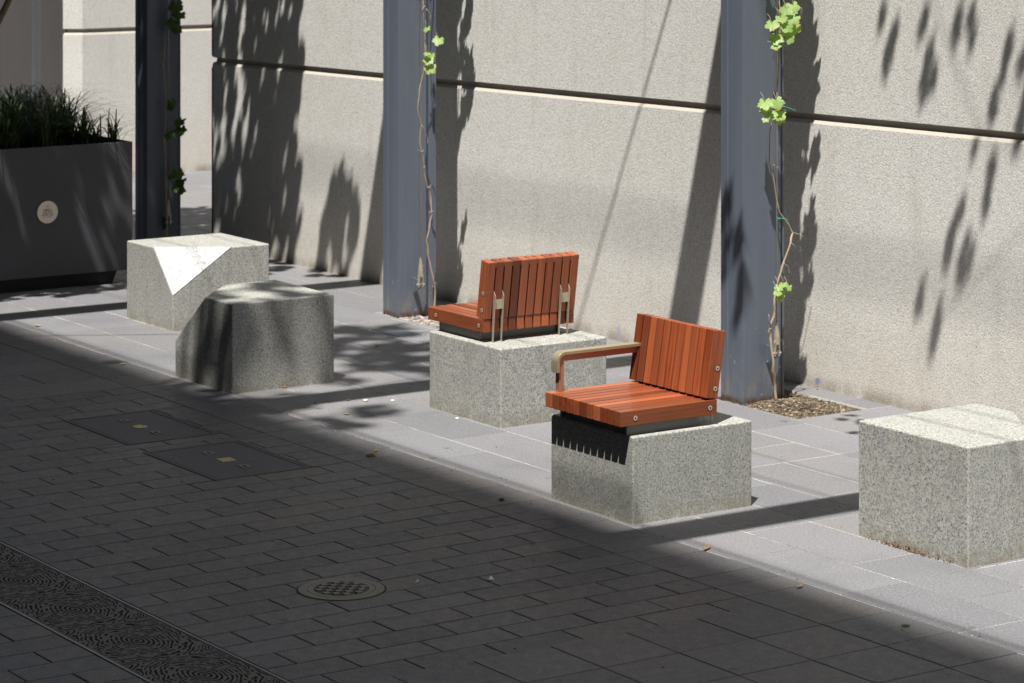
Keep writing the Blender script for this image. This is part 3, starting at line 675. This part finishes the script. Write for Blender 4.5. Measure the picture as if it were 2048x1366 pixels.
# small heraldic device: quartered shield, two supporters, crest above, scroll and a line of tiny lettering
q(-.016,-.003,.006,.018); q(-.016,-.013,-.012,.001); q(-.010,-.003,-.014,-.003); q(.003,.015,.015,.018); q(.003,.006,.006,.018); q(.012,.015,.006,.018); q(.003,.015,.004,.007)
q(.003,.006,-.013,-.001); q(.009,.012,-.010,.001)
for sgn in (-1,1):
    cr.tube([(.004,by+sgn*.022,bz+.020),(.004,by+sgn*.030,bz+.010),(.004,by+sgn*.026,bz-.004),(.004,by+sgn*.034,bz-.018)], .0013, 5)
    cr.tube([(.004,by+sgn*.020,bz+.012),(.004,by+sgn*.022,bz-.004),(.004,by+sgn*.022,bz-.018)], .0009, 5)
cr.tube([(.004,by-.008,bz+.024),(.004,by+.0,bz+.031),(.004,by+.010,bz+.026)], .0011, 5); cr.tube([(.004,by-.006,bz+.036),(.004,by+.006,bz+.042),(.004,by+.012,bz+.047)], .0012, 5)
cr.tube([(.004,by-.042,bz-.021),(.004,by-.02,bz-.019),(.004,by,bz-.022),(.004,by+.02,bz-.019),(.004,by+.040,bz-.021)], .0015, 5)
u = -.030
for wl in (4,2,9):
    for i in range(wl): q(u, u+.0014, -.0335, -.0295); u += .0034
    u += .004
cr.build('crest', M['ink'], bd)
gm = MB(); rng = random.Random(3)
for c in range(95):
    cy, cxx = (rng.uniform(-1.5,.3) if rng.random() < .4 else rng.uniform(.2,1.18)), rng.uniform(-.92,-.07); big = 1.45 if (.45 < cy < .98) else 1.1
    if cy > 1.05: big = .95
    for i in range(30):
        a_ = rng.uniform(0, 2*math.pi); L = rng.uniform(.16,.40)*big; out = rng.uniform(.10,.24)*big*(2.3 if rng.random() < .38 else 1); w_ = rng.uniform(.0034,.0068)
        p0 = Vector((cxx+rng.gauss(0,.018), cy+rng.gauss(0,.02), zt-.065)); d = Vector((math.cos(a_), math.sin(a_), 0)); sd = Vector((-d.y, d.x, 0)); vs = []
        for k_ in range(7):
            s_ = k_/6; p = p0 + d*out*s_**2 + Vector((0,0,1))*L*(s_*1.45 - .80*s_**2.6); ww = w_*(1-s_**2*.95)
            vs += [p-sd*ww, p+sd*ww]
        gm.add(vs, [(2*k_,2*k_+1,2*k_+3,2*k_+2) for k_ in range(6)], rng.random())
me = bpy.data.meshes.new('grass'); me.from_pydata(gm.v, [], gm.f); a = me.attributes.new('tone','FLOAT','FACE'); a.data.foreach_set('value', gm.t); me.materials.append(M['grass'])
go = bpy.data.objects.new('grass', me); C.objects.link(go); go.location = (-16.5,6.9,0); tag(go, 'dark strappy grass spilling over the rim of the grey planter', 'grass', None, 'stuff')

# ------------------------------------------------------------------ covers, drain, soil pits
def cover(label, x0, x1, y0, y1, nick):
    t = thing('access_cover', label, 'access cover', ((x0+x1)/2,(y0+y1)/2,0), 0, 'rectangular access covers'); W, D = (x1-x0)/2-.004, (y1-y0)/2-.004
    f = MB(); fr = .018
    f.box(-W,W,-D,-D+fr,-.02,.001).box(-W,W,D-fr,D,-.02,.001).box(-W,-W+fr,-D+fr,D-fr,-.02,.001).box(W-fr,W,-D+fr,D-fr,-.02,.001); f.build('frame', M['iron'], t)
    g_ = .005; MB().box(-W+fr+g_,W-fr-g_,-D+fr+g_,D-fr-g_,-.02,.0).build('lid', M['tread'], t)
    MB().box(-W+.001,W-.001,-D+.001,D-.001,-.026,-.021).build('gap_shade', M['black'], t)
    p = MB()
    if nick: p.prism([(-.035,-.014),(-.012,-.035),(.03,-.028),(.04,0),(.026,.03),(-.004,.034),(-.015,.02),(-.038,.022)], .0, .0025)
    else: p.prism([(-.038,-.033),(.036,-.036),(.042,.03),(-.034,.036)], .0, .0025)
    p.build('plaque', M['plaque'], t)
    for sy in (-1,1):
        s_ = MB(); cx_, cy_ = sy*.155*.0, sy*.16*.0
        cx_, cy_ = (.17 if sy > 0 else -.17), (.0)
        fr_ = MB(); fr_.box(cx_-.03,cx_-.016,-.022,.022,0,.003).box(cx_+.016,cx_+.03,-.022,.022,0,.003).box(cx_-.016,cx_+.016,-.022,-.010,0,.003).box(cx_-.016,cx_+.016,.010,.022,0,.003)
        ls = fr_.build('lift_socket', M['iron_warm'], t); MB().box(cx_-.015,cx_+.015,-.0095,.0095,-.001,.0012).build('hole_shade', M['black'], ls)
cover('checkered iron access cover with a chipped brass plaque, further from the camera', -12.6,-11.89,5.865,6.345, True)
cover('checkered iron access cover with a square brass plaque, nearer the camera', -11.70,-10.99,5.845,6.335, False)
t = thing('manhole_cover', 'round iron manhole cover with raised squares in the small pavers', 'manhole cover', (-9.077,5.357,0))
MB().ring((0,0),.162,.168,.0,.0012).build('gap_shade', M['black'], t)
MB().ring((0,0),.128,.161,.0,.0032).build('frame', M['iron_warm'], t); MB().ring((0,0),.104,.1255,.0,.0036).build('lid_rim', M['iron_warm'], t)
MB().cyl((0,0,0),(0,0,1),.104,.0010,40).build('lid', M['iron'], t)
sq = MB()
for i in range(-3,4):
    for j in range(-3,4):
        if (i+j) % 2 == 0:
            c = (i*.027, j*.027)
            if math.hypot(*c) < .088: sq.box(c[0]-.0125,c[0]+.0125,c[1]-.0125,c[1]+.0125,.001,.0065)
sq.build('raised_tread', M['iron_warm'], t)
t = thing('steel_plate', 'small plain steel plate set in the paving by the middle column', 'plate', (-13.897,8.572,0))
MB().box(-.158,.158,-.078,.078,-.02,.002).build('plate', M['alu'], t); MB().box(-.1625,.1625,-.0825,.0825,-.026,-.0205).build('edge_gap_shade', M['black'], t)
t = thing('drain_grate', 'cast iron strip drain with fingerprint whorl pattern, bottom left', 'drain', (-9.127,4.415,0))
MB().box(-11,7,-.180,.180,-.02,-.001).build('grate', M['print'], t)
for s_ in (-1,1): MB().box(-11,7,min(s_*.184,s_*.193),max(s_*.184,s_*.193),-.02,.0005).build('rail', M['alu'], t)
def pit(r, name, label, m, n_, mound):
    x0,x1,y0,y1 = r; mb_ = MB(); nx, ny = 26, 18; vs = []; rg_ = random.Random(int(x1*-10))
    for j in range(ny+1):
        for i in range(nx+1):
            x = x0+(x1-x0)*i/nx; y = y0+(y1-y0)*j/ny; e = min(i, nx-i, j, ny-j)
            z = -.012 + mound*math.exp(-(((x-mound_c[0])/.16)**2 + ((y-mound_c[1])/.12)**2)) + (mnoise.noise(Vector((x*30,y*30,0)))*.008 if e > 0 else 0)
            vs.append((x,y,z))
    mb_.add(vs, [(j*(nx+1)+i, j*(nx+1)+i+1, (j+1)*(nx+1)+i+1, (j+1)*(nx+1)+i) for j in range(ny) for i in range(nx)])
    for k_ in range(n_):
        x, y = rg_.uniform(x0+.01,x1-.01), rg_.uniform(y0+.01,y1-.01)
        z = -.010 + mound*math.exp(-(((x-mound_c[0])/.16)**2 + ((y-mound_c[1])/.12)**2)); s_ = rg_.uniform(.004,.011)
        Mx = Matrix.Translation((x,y,z)) @ Matrix.Rotation(rg_.uniform(0,6),4,'Z') @ Matrix.Rotation(rg_.uniform(-.8,.8),4,'X')
        mb_.box(-s_,s_,-s_*.5,s_*.5,-s_*.35,s_*.35, tone=rg_.random(), M=Mx)
    mb_.t = [.3 if i < nx*ny else t_ for i, t_ in enumerate(mb_.t)]
    tag(mb_.build(name, m, tones=True), label, 'soil', None, 'stuff')
mound_c = (-10.92,9.05); pit(PITS[0], 'mulch', 'brown mulch mounded in the square pit at the foot of the right column', M['mulch'], 1500, .028)
mound_c = (-14.2,9.0); pit(PITS[1], 'gravel', 'grey gravel in the pit at the foot of the middle column', M['gravel'], 1500, .004)
# rusty grit along the foot of the right block and mortar crumbs
gm = MB(); rg_ = random.Random(9)
for i in range(150):
    x = min(max(rg_.gauss(-8.36,.11),-8.6),-8.1); y = 7.508-abs(rg_.gauss(0,.006)); s_ = rg_.uniform(.001,.003)
    gm.box(-s_,s_,-s_,s_,-s_,s_, M=Matrix.Translation((x,y,.002+rg_.random()**3*.02)) @ Matrix.Rotation(rg_.uniform(0,6),4,(1,1,0)))
M['rust'] = m_simple('rusty_grit', (.15,.085,.055), .95, 0, .6, 80, .5)
tag(gm.build('grit', M['rust']), 'rusty brown grit along the foot of the right-hand block', 'grit', None, 'stuff')

# ------------------------------------------------------------------ litter
def dry_leaf(label, x, y, L, W, rz, m, curl=.3, name='fallen_leaf', cat='leaf', grp='fallen leaves on the paving'):
    L *= .72; W *= .72
    b_ = MB(); n_ = 8; vs = []
    for i in range(n_+1):
        s_ = i/n_; ww = W*math.sin(math.pi*min(1, s_*.94+.05))**.8; xx = (s_-.5)*L; h = .002 + curl*L*(abs(s_-.5)**2)
        vs += [(xx,-ww,h+ww*.5),(xx,0,h),(xx,ww,h+ww*.6)]
    b_.add(vs, [(3*i+j,3*i+3+j,3*i+4+j,3*i+1+j) for i in range(n_) for j in (0,1)])
    o = b_.build(name, m, None, smooth=True); o.location = (x,y,0); o.rotation_euler = (0,0,rz); md = o.modifiers.new('th','SOLIDIFY'); md.thickness = .0008
    return tag(o, label, cat, grp)
dry_leaf('brown strip of bark near the beam shadow in front of the armchair block', -8.806,6.87,.11,.016,2.2, M['dry'], .2, 'bark_strip', 'bark', None)
dry_leaf('yellow leaf just left of the dappled cut-corner block', -13.811,6.782,.07,.013,2.0, M['dryy'])
dry_leaf('yellow leaf in the sun at the far left of the paving', -15.241,6.935,.07,.015,.5, M['dryy'])
dry_leaf('small tan leaf in the soft shade edge beside the curled twig', -11.122,6.749,.045,.012,2.2, M['dryy'])
dry_leaf('tan leaf at the foot of the cut-corner block, right face', -12.735,7.18,.04,.012,1.2, M['dry'])
dry_leaf('orange leaf on the lit edge of the beam shadow', -12.259,7.277,.055,.010,2.2, M['dry'])
dry_leaf('tan husk in the sun left of the armless seat block', -11.941,7.077,.045,.013,1.0, M['dryy'])
dry_leaf('brown leaf in the shade between drain and access covers', -10.498,5.087,.05,.014,2.0, M['dry'])
dry_leaf('pale curled leaf on the street border, lower right', -8.143,6.792,.06,.014,2.0, M['dry'])
dry_leaf('greenish leaf in the shade at the lower right', -7.511,6.751,.05,.013,1.1, M['leaf_dark'])
dry_leaf('olive leaf in the shade by the small steel plate', -13.556,8.236,.07,.012,2.2, M['dryy'])
o = MB().ring((0,0),.017,.022,.001,.007,24).build('curled_twig', M['dry']); o.location = (-11.05,6.679,0); tag(o, 'curled brown ring of twig in the soft shade edge', 'twig')
for (x,y,s_,lb) in ((-12.188,7.334,.012,'tan pebble between the beam shadow and the armless seat block'),(-12.112,7.447,.010,'white pebble nearest the armless seat block'),(-11.55,7.47,.009,'white crumb at the foot of the armless seat block'),(-9.966,6.671,.011,'dark pebble in the street shade left of the armchair block')):
    b_ = bmesh.new(); bmesh.ops.create_icosphere(b_, subdivisions=2, radius=s_)
    for v in b_.verts: v.co *= 1+.25*mnoise.noise(v.co*120); v.co.z *= .6
    me = bpy.data.meshes.new('pebble'); b_.to_mesh(me); b_.free(); me.materials.append(M['stone'] if 'dark' not in lb else M['iron']); o = bpy.data.objects.new('pebble', me); C.objects.link(o); o.location = (x,y,s_*.5); tag(o, lb, 'pebble', 'loose pebbles')
pp = MB(); pp.add([(-.012,-.010,.002),(.011,-.012,.006),(.013,.011,.003),(-.010,.012,.012),(0,0,.014)], [(0,1,4),(1,2,4),(2,3,4),(3,0,4)]); o = pp.build('paper_scrap', M['paper']); o.location = (-8.883,5.893,0); tag(o, 'crumpled pale paper scrap in the shade right of the manhole cover', 'paper')
o = MB().tube([(-.03,0,.002),(-.01,.004,.003),(.004,.001,.002),(.012,.009,.003),(.022,.012,.002)], [.0012,.002,.003,.002,.001], 6).build('wrapper_strip', M['paper']); o.location = (-9.015,5.657,0); o.rotation_euler = (0,0,2.2); tag(o, 'thin twisted white strip just right of the manhole cover', 'litter')

gm = MB(); rg_ = random.Random(21)
for i in range(260):
    x, y = rg_.uniform(-15.5,-6.8), rg_.choice((rg_.uniform(5,9.4), rg_.gauss(6.86,.05), 9.45-abs(rg_.gauss(0,.03)))); s_ = rg_.uniform(.0012,.0036)
    gm.box(-s_,s_,-s_*.7,s_*.7,-s_*.5,s_*.5, M=Matrix.Translation((x,y,s_*.5)) @ Matrix.Rotation(rg_.uniform(0,6),4,(.2,.1,1)), tone=rg_.random())
M['crumbs'] = m_bits('crumbs', (.05,.045,.04), (.25,.22,.18), (.7,.67,.6))
tag(gm.build('grit_crumbs', M['crumbs'], tones=True), 'fine crumbs of grit and mortar scattered over the paving', 'grit', None, 'stuff')

# ------------------------------------------------------------------ overhead cables and the building across the street
def cable(label, a, b, r, sag=.0):
    a, b = Vector(a), Vector(b); pts_ = [a.lerp(b, i/12) - Vector((0,0,sag*4*(i/12)*(1-i/12))) for i in range(13)]; mid = (a+b)/2; mid.z = 0
    o = MB().tube([p - mid for p in pts_], r, 8).build('overhead_cable', M['dark_cable'], smooth=True); o.location = mid
    return tag(o, label, 'cable', 'overhead cables')
cable('thin overhead cable slanting from the beams to the wall', (-11.64-.597*5, 8.47-5, 5.0), (-11.64+.597*.98, 9.45, 5.0), .0075)
cable('overhead cable running along the street, thickest', (-26,6.90-2.0,6.15), (0,6.90-2.0,6.15), .0065)
cable('overhead cable closest to the wall, along the street', (-26,8.2-1.9,5.9), (0,8.12-1.9,5.9), .005)
cable('higher overhead cable crossing above the blocks', (-26,7.75-2.0,6.1), (0,7.95-2.0,6.1), .006)
cable('thick high cable along the street, far above the beams', (-26,5.46,12.95), (0,5.46,12.95), .012)
YB = -3.4; HB = (6.83-YB)*3.07
t = thing('office_building', 'tall plain office block across the street, behind the camera', 'building', (-15,YB,0))
MB().box(-45,45,-8,0,0,HB).build('wall', M['facade'], t)
for r_ in range(6):
    for c_ in range(8): MB().box(-18+c_*3.2,-16.2+c_*3.2,.0,.02,2.2+r_*3.6,4.3+r_*3.6).build('window', M['fglass'], t)

# ------------------------------------------------------------------ light, sky, camera
W = bpy.data.worlds.new('World'); bpy.context.scene.world = W; W.use_nodes = True; nt = W.node_tree
bg = nt.nodes['Background']; sky = nt.nodes.new('ShaderNodeTexSky'); sky.sky_type = 'NISHITA'; sky.sun_disc = False
sky.sun_elevation = math.asin(SUN.z); sky.sun_rotation = math.atan2(SUN.x, SUN.y); sky.altitude = 50; sky.dust_density = 1.0
nt.links.new(sky.outputs[0], bg.inputs[0]); bg.inputs[1].default_value = .040
ld = bpy.data.lights.new('sun', 'SUN'); ld.energy = 5.0; ld.angle = math.radians(.53); ld.color = (1,.965,.905)
lo = bpy.data.objects.new('sun', ld); C.objects.link(lo); lo.rotation_euler = SUN.to_track_quat('Z', 'Y').to_euler(); lo.location = (0,0,40)
cam = bpy.data.cameras.new('camera'); co = bpy.data.objects.new('camera', cam); C.objects.link(co); bpy.context.scene.camera = co
co.location = (0,0,2.7); co.rotation_euler = (math.pi/2, 0, math.atan2(.82898,.55928))
cam.sensor_width = 36; cam.lens = 5646.25/2048*36; cam.shift_y = -(683+270.17)/2048; cam.clip_end = 1000; cam.clip_start = .05
cam.dof.use_dof = True; cam.dof.focus_distance = 11.6; cam.dof.aperture_fstop = 7.0
sc = bpy.context.scene; sc.view_settings.view_transform = 'Standard'; sc.view_settings.look = 'None'; sc.view_settings.gamma = 1
sc.view_settings.exposure = 0.74
sc.render.engine = 'CYCLES'; sc.cycles.max_bounces = 8; sc.cycles.diffuse_bounces = 5; sc.cycles.use_denoising = True
